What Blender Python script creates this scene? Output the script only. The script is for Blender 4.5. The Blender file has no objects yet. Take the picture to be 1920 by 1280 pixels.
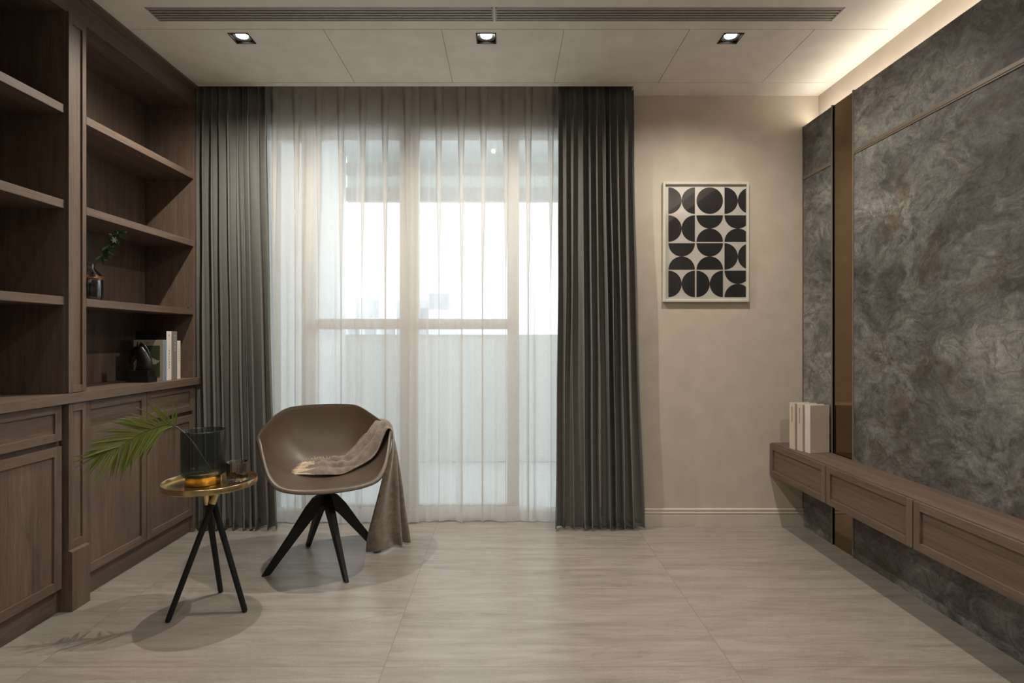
import bpy, bmesh, math, random
from mathutils import Vector, noise, Matrix
C = bpy.context.scene.collection
PI = math.pi
S = bpy.context.scene
# ------------------------------------------------------------------ camera
F = 1044.0
HC = 1.13
cd = bpy.data.cameras.new('camera'); cam = bpy.data.objects.new('camera', cd); C.objects.link(cam)
cam.location = (0, 0, HC); cam.rotation_euler = (PI/2, 0, 0)
cd.sensor_width = 36; cd.lens = 36*F/1920; cd.shift_x = 12/1920; cd.shift_y = -6/1920
cd.clip_start = .02
S.camera = cam
# ------------------------------------------------------------------ world, exposure, lights
S.view_settings.view_transform = 'Standard'; S.view_settings.look = 'None'
S.view_settings.exposure = 0.38; S.view_settings.gamma = 1; S.view_settings.use_curve_mapping = False
w = bpy.data.worlds.new('overcast_sky'); S.world = w; w.use_nodes = True
bg = w.node_tree.nodes['Background']; bg.inputs[0].default_value = (.86, .94, 1.0, 1); bg.inputs[1].default_value = 2.3

CEIL = 2.592
LAMPS = [(-1.285, 2.715, 68.0), (-.094, 2.715, 66.0), (1.097, 2.715, 42.0),
         (-1.285, .55, 13.0), (-.094, .55, 44.0), (1.097, .55, 66.0)]  # second row: unseen lamps added behind the camera to fill the room
for (x, y, e) in LAMPS:
    ld = bpy.data.lights.new('downlight_beam', 'SPOT'); lo = bpy.data.objects.new('downlight_beam', ld); C.objects.link(lo)
    lo.location = (x, y, CEIL-.004); ld.energy = e; ld.color = (1, .91, .80); ld.spot_size = math.radians(160); ld.spot_blend = 1.0
    ld.shadow_soft_size = .015
# LED strip in the cove above the feature wall
ld = bpy.data.lights.new('cove_strip_light', 'AREA'); lo = bpy.data.objects.new('cove_strip_light', ld); C.objects.link(lo)
ld.shape = 'RECTANGLE'; ld.size = 5.1; ld.size_y = .012; ld.energy = 5.6; ld.color = (1, .92, .80)
lo.location = (1.842, .78, 2.418)
zax = Vector((.35, 0, -1)).normalized(); xax = Vector((0, 1, 0)); yax = zax.cross(xax)
lo.rotation_euler = Matrix((xax, yax, zax)).transposed().to_euler()

# ------------------------------------------------------------------ mesh builder
class MB:
    def __init__(s): s.v = []; s.f = []; s.m = []; s.sm = []; s.uv = None
    def quad(s, a, b, c, d, mi=0):
        n = len(s.v); s.v += [a, b, c, d]; s.f.append((n, n+1, n+2, n+3)); s.m.append(mi)
    def box(s, x0, x1, y0, y1, z0, z1, mi=0):
        if x0 > x1: x0, x1 = x1, x0
        if y0 > y1: y0, y1 = y1, y0
        if z0 > z1: z0, z1 = z1, z0
        n = len(s.v)
        s.v += [(x0,y0,z0),(x1,y0,z0),(x1,y1,z0),(x0,y1,z0),(x0,y0,z1),(x1,y0,z1),(x1,y1,z1),(x0,y1,z1)]
        for q in ((0,3,2,1),(4,5,6,7),(0,1,5,4),(1,2,6,5),(2,3,7,6),(3,0,4,7)):
            s.f.append(tuple(n+i for i in q)); s.m.append(mi)
        return s
    def hexa(s, p, mi=0):
        n = len(s.v); s.v += [tuple(q) for q in p]
        for q in ((0,3,2,1),(4,5,6,7),(0,1,5,4),(1,2,6,5),(2,3,7,6),(3,0,4,7)):
            s.f.append(tuple(n+i for i in q)); s.m.append(mi)
        return s
    def grid(s, fn, nu, nv, cu=False, cv=False, mi=0):
        n = len(s.v)
        for j in range(nv):
            for i in range(nu): s.v.append(tuple(fn(i, j)))
        for j in range(nv if cv else nv-1):
            for i in range(nu if cu else nu-1):
                s.f.append((n+j*nu+i, n+j*nu+(i+1)%nu, n+((j+1)%nv)*nu+(i+1)%nu, n+((j+1)%nv)*nu+i)); s.m.append(mi)
        return s
    def lathe(s, prof, cx=0, cy=0, n=48, mi=0, rad=None):
        base = len(s.v)
        for (r, z) in prof:
            for i in range(n):
                a = 2*PI*i/n; k = rad(a, z) if rad else 1
                s.v.append((cx+r*k*math.cos(a), cy+r*k*math.sin(a), z))
        for j in range(len(prof)-1):
            for i in range(n):
                s.f.append((base+j*n+i, base+j*n+(i+1)%n, base+(j+1)*n+(i+1)%n, base+(j+1)*n+i)); s.m.append(mi)
        return s
    def cap(s, ring, mi=0):
        s.f.append(tuple(ring)); s.m.append(mi)
    def tube(s, pts, rr, n=12, mi=0, flat=1.0, capped=True, up=None):
        pts = [Vector(p) for p in pts]
        if not hasattr(rr, '__len__'): rr = [rr]*len(pts)
        base = len(s.v); nrm = None
        for k, p in enumerate(pts):
            t = (pts[min(k+1, len(pts)-1)]-pts[max(k-1, 0)]).normalized()
            if nrm is None:
                u = Vector(up) if up else (Vector((0,0,1)) if abs(t.z) < .9 else Vector((1,0,0)))
                nrm = (u-t*u.dot(t)).normalized()
            else: nrm = (nrm-t*nrm.dot(t)).normalized()
            b = t.cross(nrm)
            for i in range(n):
                a = 2*PI*i/n; q = p+nrm*(rr[k]*math.cos(a))+b*(rr[k]*flat*math.sin(a)); s.v.append(tuple(q))
        for k in range(len(pts)-1):
            for i in range(n):
                s.f.append((base+k*n+i, base+k*n+(i+1)%n, base+(k+1)*n+(i+1)%n, base+(k+1)*n+i)); s.m.append(mi)
        if capped:
            s.cap([base+i for i in range(n)][::-1], mi); s.cap([base+(len(pts)-1)*n+i for i in range(n)], mi)
        return s
    def build(s, name, mats, parent=None, smooth=False, bevel=0, solid=0, sub=0, offset=-1, segs=2, autosm=False):
        if not isinstance(mats, (list, tuple)): mats = [mats]
        off = Vector((0,0,0))
        p = parent
        while p is not None: off += p.location; p = p.parent
        me = bpy.data.meshes.new(name)
        me.from_pydata([(x-off.x, y-off.y, z-off.z) for x, y, z in s.v], [], s.f)
        for m in mats: me.materials.append(m)
        me.polygons.foreach_set('material_index', s.m)
        me.validate(); me.update()
        bm = bmesh.new(); bm.from_mesh(me); bmesh.ops.recalc_face_normals(bm, faces=bm.faces[:]) if not smooth == 'keep' else None
        bm.to_mesh(me); bm.free()
        if smooth:
            me.polygons.foreach_set('use_smooth', [True]*len(me.polygons))
            if autosm: me.set_sharp_from_angle(angle=math.radians(autosm))
        o = bpy.data.objects.new(name, me); C.objects.link(o)
        if parent is not None: o.parent = parent
        if solid:
            m = o.modifiers.new('s', 'SOLIDIFY'); m.thickness = solid; m.offset = offset
        if bevel:
            m = o.modifiers.new('b', 'BEVEL'); m.width = bevel; m.segments = segs; m.limit_method = 'ANGLE'; m.angle_limit = math.radians(40)
        if sub:
            m = o.modifiers.new('d', 'SUBSURF'); m.levels = sub; m.render_levels = sub
        return o

def tag(o, label, cat, group=None, kind=None):
    o['label'] = label; o['category'] = cat
    if group: o['group'] = group
    if kind: o['kind'] = kind
    return o
def thing(name, label, cat, loc, group=None):
    o = bpy.data.objects.new(name, None); C.objects.link(o); o.location = loc; o.empty_display_size = .05
    return tag(o, label, cat, group)
def struct(o): o['kind'] = 'structure'; return o

# ------------------------------------------------------------------ materials
def mat(name):
    m = bpy.data.materials.new(name); m.use_nodes = True
    nt = m.node_tree; return m, nt, nt.nodes['Principled BSDF']
def N(nt, t, **k):
    n = nt.nodes.new(t)
    for a, b in k.items():
        if a in ('inputs',):
            for q, v in b.items(): n.inputs[q].default_value = v
        else: setattr(n, a, b)
    return n
def ramp(nt, stops, interp='LINEAR'):
    r = nt.nodes.new('ShaderNodeValToRGB'); r.color_ramp.interpolation = interp
    e = r.color_ramp.elements
    while len(e) < len(stops): e.new(.5)
    for i, (p, c) in enumerate(stops):
        e[i].position = p; e[i].color = (c[0], c[1], c[2], 1)
    return r
def plain(name, col, rough=.5, metal=0, spec=.5, **k):
    m, nt, b = mat(name)
    b.inputs['Base Color'].default_value = (*col, 1); b.inputs['Roughness'].default_value = rough
    b.inputs['Metallic'].default_value = metal; b.inputs['Specular IOR Level'].default_value = spec
    for q, v in k.items(): b.inputs[q.replace('_', ' ')].default_value = v
    # very slight tonal variation keeps every surface procedural
    tc = N(nt, 'ShaderNodeTexCoord'); no = N(nt, 'ShaderNodeTexNoise', inputs={'Scale': 9, 'Detail': 3})
    nt.links.new(tc.outputs['Object'], no.inputs['Vector'])
    rp = ramp(nt, [(.3, [c*.95 for c in col]), (.7, [min(1, c*1.05) for c in col])])
    nt.links.new(no.outputs[0], rp.inputs[0]); nt.links.new(rp.outputs[0], b.inputs['Base Color'])
    return m
def wood(name, axis, dark=(.080,.055,.042), mid=(.135,.096,.073), light=(.190,.142,.112)):
    m, nt, b = mat(name); L = nt.links.new
    tc = N(nt, 'ShaderNodeTexCoord'); oi = N(nt, 'ShaderNodeObjectInfo')
    add = N(nt, 'ShaderNodeVectorMath', operation='MULTIPLY_ADD')
    L(oi.outputs['Random'], add.inputs[0]); add.inputs[1].default_value = (7.3, 3.1, 5.7); L(tc.outputs['Object'], add.inputs[2])
    def mp(k):
        sc = [k, k, k]; sc[axis] = k*.045
        q = N(nt, 'ShaderNodeMapping'); q.inputs['Scale'].default_value = sc; L(add.outputs[0], q.inputs[0]); return q
    n1 = N(nt, 'ShaderNodeTexNoise', inputs={'Scale': 1, 'Detail': 5, 'Roughness': .6, 'Distortion': .6}); L(mp(14).outputs[0], n1.inputs['Vector'])
    n2 = N(nt, 'ShaderNodeTexNoise', inputs={'Scale': 1, 'Detail': 4, 'Roughness': .65}); L(mp(110).outputs[0], n2.inputs['Vector'])
    n3 = N(nt, 'ShaderNodeTexNoise', inputs={'Scale': 1, 'Detail': 2}); L(mp(420).outputs[0], n3.inputs['Vector'])
    mx = N(nt, 'ShaderNodeMix', data_type='FLOAT'); mx.inputs[0].default_value = .45; L(n1.outputs[0], mx.inputs[2]); L(n2.outputs[0], mx.inputs[3])
    mx2 = N(nt, 'ShaderNodeMix', data_type='FLOAT'); mx2.inputs[0].default_value = .22; L(mx.outputs[0], mx2.inputs[2]); L(n3.outputs[0], mx2.inputs[3])
    rp = ramp(nt, [(.34, dark), (.5, mid), (.66, light)]); L(mx2.outputs[0], rp.inputs[0])
    L(rp.outputs[0], b.inputs['Base Color']); b.inputs['Roughness'].default_value = .5; b.inputs['Specular IOR Level'].default_value = .35
    bp = N(nt, 'ShaderNodeBump', inputs={'Strength': .12, 'Distance': .002}); L(mx2.outputs[0], bp.inputs['Height']); L(bp.outputs[0], b.inputs['Normal'])
    return m
WX, WY, WZ = wood('walnut_across', 0), wood('walnut_along', 1), wood('walnut_upright', 2)
W3 = [WX, WY, WZ]
M_CEIL = plain('ceiling_paint', (.80, .76, .69), .9, spec=.1)
M_WALL = plain('wall_paint', (.56, .50, .42), .85, spec=.15)
M_BASE = plain('baseboard_paint', (.60, .55, .47), .5)
M_BLACK = plain('black_metal', (.008, .008, .008), .5, spec=.3)
M_BLACKG = plain('black_glazed', (.008, .008, .008), .35)
M_CAN = plain('black_can', (.012, .011, .010), .6, spec=.3)
M_BRASS = plain('brass', (.66, .52, .30), .24, 1)
M_BRASS2 = plain('brass_deep', (.46, .29, .065), .25, 1)
M_TRIM = plain('bronze_trim', (.185, .15, .115), .45, .2)
M_FRAMEW = plain('window_frame_paint', (.80, .76, .71), .5)
M_WHITE = plain('off_white_paper', (.72, .66, .6), .7)
M_PRINTW = plain('print_paper', (.70, .66, .61), .6)
M_INK = plain('print_ink', (.012, .010, .010), .5)
M_PFRAME = plain('cream_frame', (.62, .58, .50), .45)

def emit(name, col, s):
    m = bpy.data.materials.new(name); m.use_nodes = True; nt = m.node_tree; nt.nodes.clear()
    e = nt.nodes.new('ShaderNodeEmission'); e.inputs[0].default_value = (*col, 1); e.inputs[1].default_value = s
    o = nt.nodes.new('ShaderNodeOutputMaterial'); nt.links.new(e.outputs[0], o.inputs[0]); return m
M_LAMP = emit('lamp_glow', (1, .93, .84), 9)
M_LED = emit('led_glow', (1, .80, .57), 2.5)

def floor_mat():
    m, nt, b = mat('stone_tile'); L = nt.links.new
    tc = N(nt, 'ShaderNodeTexCoord'); sp = N(nt, 'ShaderNodeSeparateXYZ'); L(tc.outputs['Object'], sp.inputs[0])
    def math_(op, a, bb, c=None):
        q = N(nt, 'ShaderNodeMath', operation=op)
        for i, v in enumerate((a, bb)):
            if isinstance(v, (int, float)): q.inputs[i].default_value = v
            else: L(v, q.inputs[i])
        return q.outputs[0]
    tx = math_('DIVIDE', math_('ADD', sp.outputs[0], .418+12), 1.2); ty = math_('DIVIDE', math_('ADD', sp.outputs[1], -1.916+6), .6)
    fx = math_('FRACT', tx, 0); fy = math_('FRACT', ty, 0)
    ex = math_('MULTIPLY', math_('MINIMUM', fx, math_('SUBTRACT', 1, fx)), 1.2)
    ey = math_('MULTIPLY', math_('MINIMUM', fy, math_('SUBTRACT', 1, fy)), .6)
    g = math_('LESS_THAN', math_('MINIMUM', ex, ey), .0013)
    cid = N(nt, 'ShaderNodeCombineXYZ'); L(math_('FLOOR', tx, 0), cid.inputs[0]); L(math_('FLOOR', ty, 0), cid.inputs[1])
    wn = N(nt, 'ShaderNodeTexWhiteNoise'); L(cid.outputs[0], wn.inputs['Vector'])
    off = N(nt, 'ShaderNodeVectorMath', operation='MULTIPLY_ADD'); L(wn.outputs['Color'], off.inputs[0]); off.inputs[1].default_value = (9, 9, 9); L(tc.outputs['Object'], off.inputs[2])
    def ns(sx, sy, d, dist=0):
        q = N(nt, 'ShaderNodeMapping'); q.inputs['Scale'].default_value = (sx, sy, 1); q.inputs['Rotation'].default_value = (0, 0, .04); L(off.outputs[0], q.inputs[0])
        n = N(nt, 'ShaderNodeTexNoise', inputs={'Scale': 1, 'Detail': d, 'Roughness': .62, 'Distortion': dist}); L(q.outputs[0], n.inputs['Vector']); return n.outputs[0]
    a = ns(1.3, 16, 6, .8); bb = ns(5, 26, 8, .3); c = ns(150, 220, 3); d = ns(.8, 9, 4, 1.2)
    r1 = ramp(nt, [(.33, (.270,.243,.212)), (.5, (.318,.289,.255)), (.68, (.352,.322,.288))]); L(a, r1.inputs[0])
    r2 = ramp(nt, [(.35, (.88,.875,.87)), (.6, (1.04,1.04,1.04))]); L(bb, r2.inputs[0])
    r3 = ramp(nt, [(.3, (.9,.9,.9)), (.62, (1.05,1.05,1.05))]); L(c, r3.inputs[0])
    r4 = ramp(nt, [(.50, (1,1,1)), (.535, (.87,.855,.84)), (.56, (1,1,1))]); L(d, r4.inputs[0])
    col = r1.outputs[0]
    for r in (r2, r3, r4):
        q = N(nt, 'ShaderNodeMix', data_type='RGBA', blend_type='MULTIPLY'); q.inputs[0].default_value = 1; L(col, q.inputs[6]); L(r.outputs[0], q.inputs[7]); col = q.outputs[2]
    q = N(nt, 'ShaderNodeMix', data_type='RGBA'); L(g, q.inputs[0]); L(col, q.inputs[6]); q.inputs[7].default_value = (.20, .165, .135, 1)
    L(q.outputs[2], b.inputs['Base Color']); b.inputs['Roughness'].default_value = .30; b.inputs['Specular IOR Level'].default_value = .75
    bp = N(nt, 'ShaderNodeBump', inputs={'Strength': .08, 'Distance': .002}); L(c, bp.inputs['Height']); L(bp.outputs[0], b.inputs['Normal'])
    return m
def wallpaper_mat():
    m, nt, b = mat('marbled_wallpaper'); L = nt.links.new
    tc = N(nt, 'ShaderNodeTexCoord')
    def warp(vec, sc, amt, det=4):
        n = N(nt, 'ShaderNodeTexNoise', inputs={'Scale': sc, 'Detail': det, 'Roughness': .6}); L(vec, n.inputs['Vector'])
        s1 = N(nt, 'ShaderNodeVectorMath', operation='SUBTRACT'); L(n.outputs['Color'], s1.inputs[0]); s1.inputs[1].default_value = (.5, .5, .5)
        s2 = N(nt, 'ShaderNodeVectorMath', operation='MULTIPLY_ADD'); L(s1.outputs[0], s2.inputs[0]); s2.inputs[1].default_value = (amt,)*3; L(vec, s2.inputs[2]); return s2.outputs[0]
    mpn = N(nt, 'ShaderNodeMapping'); mpn.inputs['Rotation'].default_value = (.5, 0, 0); mpn.inputs['Scale'].default_value = (1, .8, 1.2); L(tc.outputs['Object'], mpn.inputs[0])
    v = warp(mpn.outputs[0], 1.6, .55); v2 = warp(v, 5, .16)
    n1 = N(nt, 'ShaderNodeTexNoise', inputs={'Scale': 2.6, 'Detail': 9, 'Roughness': .62, 'Distortion': .5}); L(v2, n1.inputs['Vector'])
    n2 = N(nt, 'ShaderNodeTexNoise', inputs={'Scale': 4.2, 'Detail': 5, 'Roughness': .55, 'Distortion': 1.2}); L(v, n2.inputs['Vector'])
    n3 = N(nt, 'ShaderNodeTexNoise', inputs={'Scale': 1.8, 'Detail': 3}); L(v, n3.inputs['Vector'])
    n4 = N(nt, 'ShaderNodeTexNoise', inputs={'Scale': 95, 'Detail': 4, 'Roughness': .7}); L(tc.outputs['Object'], n4.inputs['Vector'])
    base = ramp(nt, [(.32, (.042,.041,.038)), (.44, (.096,.095,.090)), (.54, (.160,.159,.152)), (.67, (.25,.246,.234))]); L(n1.outputs[0], base.inputs[0])
    vein = ramp(nt, [(.462, (0,0,0)), (.49, (1,1,1)), (.505, (1,1,1)), (.52, (0,0,0))]); L(n2.outputs[0], vein.inputs[0])
    mv = N(nt, 'ShaderNodeMath', operation='MULTIPLY'); L(vein.outputs[0], mv.inputs[0]); mv.inputs[1].default_value = .4
    q1 = N(nt, 'ShaderNodeMix', data_type='RGBA'); L(mv.outputs[0], q1.inputs[0]); L(base.outputs[0], q1.inputs[6]); q1.inputs[7].default_value = (.060, .050, .040, 1)
    br = ramp(nt, [(.56, (0,0,0)), (.66, (1,1,1))]); L(n3.outputs[0], br.inputs[0])
    n5 = N(nt, 'ShaderNodeTexNoise', inputs={'Scale': 6, 'Detail': 7, 'Roughness': .65, 'Distortion': .8}); L(v2, n5.inputs['Vector'])
    br2 = ramp(nt, [(.50, (0,0,0)), (.58, (.75,.75,.75))]); L(n5.outputs[0], br2.inputs[0])
    mb = N(nt, 'ShaderNodeMath', operation='MULTIPLY'); L(br.outputs[0], mb.inputs[0]); L(br2.outputs[0], mb.inputs[1])
    q2 = N(nt, 'ShaderNodeMix', data_type='RGBA'); L(mb.outputs[0], q2.inputs[0]); L(q1.outputs[2], q2.inputs[6]); q2.inputs[7].default_value = (.095, .067, .045, 1)
    sp = ramp(nt, [(.3, (.80,.80,.80)), (.62, (1.12,1.12,1.12)), (.74, (1.9,1.88,1.8))]); L(n4.outputs[0], sp.inputs[0])
    q3 = N(nt, 'ShaderNodeMix', data_type='RGBA', blend_type='MULTIPLY'); q3.inputs[0].default_value = 1; L(q2.outputs[2], q3.inputs[6]); L(sp.outputs[0], q3.inputs[7])
    n6 = N(nt, 'ShaderNodeTexNoise', inputs={'Scale': 20, 'Detail': 8, 'Roughness': .7, 'Distortion': .15}); L(v, n6.inputs['Vector'])
    r6 = ramp(nt, [(.36, (.60,.60,.60)), (.5, (1.05,1.04,1.02)), (.64, (1.38,1.36,1.33))]); L(n6.outputs[0], r6.inputs[0])
    q4 = N(nt, 'ShaderNodeMix', data_type='RGBA', blend_type='MULTIPLY'); q4.inputs[0].default_value = 1; L(q3.outputs[2], q4.inputs[6]); L(r6.outputs[0], q4.inputs[7]); q3 = q4
    L(q3.outputs[2], b.inputs['Base Color']); b.inputs['Roughness'].default_value = .55; b.inputs['Specular IOR Level'].default_value = .4
    bp = N(nt, 'ShaderNodeBump', inputs={'Strength': .25, 'Distance': .003}); L(n1.outputs[0], bp.inputs['Height']); L(bp.outputs[0], b.inputs['Normal'])
    return m
def fabric_mat(name, col, sc=900, amt=.12, rough=.95, sheen=.0, transl=0.0, tcol=None):
    m, nt, b = mat(name); L = nt.links.new
    tc = N(nt, 'ShaderNodeTexCoord'); 
    mp = N(nt, 'ShaderNodeMapping'); mp.inputs['Scale'].default_value = (sc, sc, sc*.6); L(tc.outputs['Object'], mp.inputs[0])
    n = N(nt, 'ShaderNodeTexNoise', inputs={'Scale': 1, 'Detail': 2}); L(mp.outputs[0], n.inputs['Vector'])
    n2 = N(nt, 'ShaderNodeTexNoise', inputs={'Scale': 30, 'Detail': 4}); L(tc.outputs['Object'], n2.inputs['Vector'])
    r = ramp(nt, [(.3, [c*(1-amt) for c in col]), (.7, [c*(1+amt) for c in col])]); 
    av = N(nt, 'ShaderNodeMix', data_type='FLOAT'); av.inputs[0].default_value = .4; L(n.outputs[0], av.inputs[2]); L(n2.outputs[0], av.inputs[3]); L(av.outputs[0], r.inputs[0])
    L(r.outputs[0], b.inputs['Base Color']); b.inputs['Roughness'].default_value = rough; b.inputs['Specular IOR Level'].default_value = .15
    b.inputs['Sheen Weight'].default_value = sheen
    bp = N(nt, 'ShaderNodeBump', inputs={'Strength': .3, 'Distance': .001}); L(n.outputs[0], bp.inputs['Height']); L(bp.outputs[0], b.inputs['Normal'])
    if transl:
        t = N(nt, 'ShaderNodeBsdfTranslucent'); t.inputs[0].default_value = (*(tcol or col), 1)
        mx = N(nt, 'ShaderNodeMixShader'); mx.inputs[0].default_value = transl; L(b.outputs[0], mx.inputs[1]); L(t.outputs[0], mx.inputs[2])
        L(mx.outputs[0], nt.nodes['Material Output'].inputs[0])
    return m
def sheer_mat(name, opac):
    m, nt, b = mat(name); L = nt.links.new
    b.inputs['Base Color'].default_value = (.80, .76, .71, 1); b.inputs['Roughness'].default_value = .9; b.inputs['Specular IOR Level'].default_value = .1
    t = N(nt, 'ShaderNodeBsdfTranslucent'); t.inputs[0].default_value = (.92, .92, .91, 1)
    mx = N(nt, 'ShaderNodeMixShader'); mx.inputs[0].default_value = .55; L(b.outputs[0], mx.inputs[1]); L(t.outputs[0], mx.inputs[2])
    tr = N(nt, 'ShaderNodeBsdfTransparent')
    lw = N(nt, 'ShaderNodeLayerWeight'); lw.inputs[0].default_value = .5
    tc = N(nt, 'ShaderNodeTexCoord'); mp = N(nt, 'ShaderNodeMapping'); mp.inputs['Scale'].default_value = (260, 60, 520); L(tc.outputs['Object'], mp.inputs[0])
    n = N(nt, 'ShaderNodeTexNoise', inputs={'Scale': 1, 'Detail': 3}); L(mp.outputs[0], n.inputs['Vector'])
    mr = N(nt, 'ShaderNodeMapRange', inputs={'From Min': .3, 'From Max': .7, 'To Min': -.07, 'To Max': .07}); L(n.outputs[0], mr.inputs[0])
    mr2 = N(nt, 'ShaderNodeMapRange', inputs={'From Min': .05, 'From Max': .74, 'To Min': opac, 'To Max': .97}); L(lw.outputs['Facing'], mr2.inputs[0])
    ad = N(nt, 'ShaderNodeMath', operation='ADD', use_clamp=True); L(mr.outputs[0], ad.inputs[0]); L(mr2.outputs[0], ad.inputs[1])
    m2 = N(nt, 'ShaderNodeMixShader'); L(ad.outputs[0], m2.inputs[0]); L(tr.outputs[0], m2.inputs[1]); L(mx.outputs[0], m2.inputs[2])
    L(m2.outputs[0], nt.nodes['Material Output'].inputs[0]); return m
def thin_glass(name, tint=(1,1,1), gl=.5, rough=.02, base=.04):
    m = bpy.data.materials.new(name); m.use_nodes = True; nt = m.node_tree; nt.nodes.clear(); L = nt.links.new
    t = N(nt, 'ShaderNodeBsdfTransparent'); t.inputs[0].default_value = (*tint, 1)
    g = N(nt, 'ShaderNodeBsdfGlossy'); g.inputs['Roughness'].default_value = rough
    lw = N(nt, 'ShaderNodeLayerWeight'); lw.inputs[0].default_value = .25
    mr = N(nt, 'ShaderNodeMapRange', inputs={'To Min': base, 'To Max': gl}); L(lw.outputs['Fresnel'], mr.inputs[0])
    mx = N(nt, 'ShaderNodeMixShader'); L(mr.outputs[0], mx.inputs[0]); L(t.outputs[0], mx.inputs[1]); L(g.outputs[0], mx.inputs[2])
    o = N(nt, 'ShaderNodeOutputMaterial'); L(mx.outputs[0], o.inputs[0]); return m
M_FLOOR = floor_mat(); M_PAPER = wallpaper_mat()
M_DRAPE = fabric_mat('grey_drape_fabric', (.20, .20, .183), transl=.10, tcol=(.17, .19, .20))
M_SHEER = sheer_mat('white_sheer_fabric', .60)
M_HEM = sheer_mat('white_sheer_hem', .80)
M_THROW = fabric_mat('taupe_throw', (.205, .168, .138), sc=420, amt=.55, sheen=.3)
M_FRINGE = fabric_mat('cream_fringe', (.50, .40, .29), sc=500, amt=.2)
M_SHELL = plain('taupe_leather', (.074, .051, .033), .40, spec=.5)
M_MIRROR = plain('bronze_mirror', (.27, .20, .118), .06, 1)
M_GLASSW = thin_glass('window_glass', (.96, .98, .98), .4, .02, .012)
M_PGLASS = thin_glass('picture_glass', (1, 1, 1), .35, .03, .03)
M_SMOKE = thin_glass('smoked_glass', (.54, .60, .61), .6, .10, .05)
M_SMOKE2 = thin_glass('smoked_bottle_glass', (.66, .66, .68), .8, .04, .08)
M_CLEAR = thin_glass('tumbler_glass', (.93, .92, .91), .95, .04, .20)
M_DRINK = plain('amber_whiskey', (.040, .012, .004), .12)
M_AMBER = plain('amber_band', (.13, .06, .025), .3, .5)
M_PALM = plain('palm_green', (.19, .235, .05), .4)
M_LEAF = plain('dark_leaf_green', (.022, .05, .016), .4)
M_STEM = plain('brown_stem', (.10, .075, .04), .6)

# ------------------------------------------------------------------ structure
# geometry constants
XR = 1.793; XRW = 1.889; YB = 3.36; XL = -2.12; YN = -1.9
XS = -1.82                                   # shelf fronts

# floor
fl = MB().box(XL, XRW, YN, 3.62, -.06, 0).build('floor', M_FLOOR); struct(fl)

# ceiling as a stepped field: every rectangle has its own level (grooves, vents, lamp holes, curtain pocket)
def stepfield(name, regions, x0, x1, y0, y1, base, m):
    xs = {x0, x1}; ys = {y0, y1}
    for (a, b, c, d, z) in regions: xs |= {max(x0, a), min(x1, b)}; ys |= {max(y0, c), min(y1, d)}
    xs = sorted(xs); ys = sorted(ys)
    def lev(i, j):
        cx = (xs[i]+xs[i+1])/2; cy = (ys[j]+ys[j+1])/2; z = base
        for (a, b, c, d, q) in regions:
            if a < cx < b and c < cy < d: z = q
        return z
    mb = MB(); nx, ny = len(xs)-1, len(ys)-1
    Z = [[lev(i, j) for j in range(ny)] for i in range(nx)]
    for i in range(nx):
        for j in range(ny):
            z = Z[i][j]
            mb.quad((xs[i], ys[j], z), (xs[i], ys[j+1], z), (xs[i+1], ys[j+1], z), (xs[i+1], ys[j], z))
            if i+1 < nx and abs(Z[i+1][j]-z) > 1e-6:
                q = Z[i+1][j]; mb.quad((xs[i+1], ys[j], z), (xs[i+1], ys[j+1], z), (xs[i+1], ys[j+1], q), (xs[i+1], ys[j], q))
            if j+1 < ny and abs(Z[i][j+1]-z) > 1e-6:
                q = Z[i][j+1]; mb.quad((xs[i], ys[j+1], z), (xs[i+1], ys[j+1], z), (xs[i+1], ys[j+1], q), (xs[i], ys[j+1], q))
    zt = base+.2
    mb.quad((x0, y0, zt), (x1, y0, zt), (x1, y1, zt), (x0, y1, zt))
    return mb.build(name, m)
g = .0022
R = [(-1.9, XRW, 2.636-g, 2.636+g, CEIL+.006), (-1.9, XRW, 3.186-g, 3.186+g, CEIL+.006)]
for gx in (-.863, -.303, .277, .873, 1.465): R.append((gx-g*.8, gx+g*.8, 2.636, 3.186, CEIL+.006))
VENT = [(-1.598, -.056), (-.046, 1.504)]
for (a, b) in VENT: R.append((a, b, 2.461, 2.569, CEIL+.07))
HS = .049
for (x, y, e) in LAMPS: R.append((x-HS, x+HS, y-HS, y+HS, CEIL+.07))
R.append((XL, .745, 3.233, 3.46, CEIL+.12))
struct(stepfield('ceiling', R, XL, XRW, YN, 3.46, CEIL, M_CEIL))

# walls
WBK = MB()
WBK.box(.745, XRW, YB, YB+.2, 0, CEIL+.12)                       # picture wall
WBK.box(XL-.1, -1.55, 3.46, 3.62, 0, CEIL+.12); WBK.box(.40, .745, 3.46, 3.62, 0, CEIL+.12)
WBK.box(-1.55, .40, 3.46, 3.62, 2.44, CEIL+.12)                  # lintel
struct(WBK.build('wall_back', M_WALL))
struct(MB().box(XRW, XRW+.1, YN, YB, 0, CEIL+.1).build('wall_right', M_WALL))
struct(MB().box(XL-.1, XL, YN, 3.46, 0, CEIL+.12).build('wall_left', M_WALL))
struct(MB().box(XL-.1, XRW+.1, YN-.1, YN, 0, CEIL+.1).build('wall_front', M_WALL))
# feature wall with marbled wallpaper, split by the bronze mirror strip
YM0, YM1 = 2.876, 3.052
fw = MB(); fw.box(XR, 1.862, YM1, YB, 0, 2.404); fw.box(XR, 1.862, YN, YM0, 0, 2.404); fw.box(1.822, 1.862, YM0, YM1, 0, 2.404)
fwo = struct(fw.build('wall_feature', M_PAPER))
mir = MB().box(1.7975, 1.8215, YM0+.002, YM1-.002, .0, 2.404).build('mirror_strip', M_MIRROR)
tag(mir, 'tall narrow bronze-tinted mirror strip set upright between the marbled wall panels', 'mirror')
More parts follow.
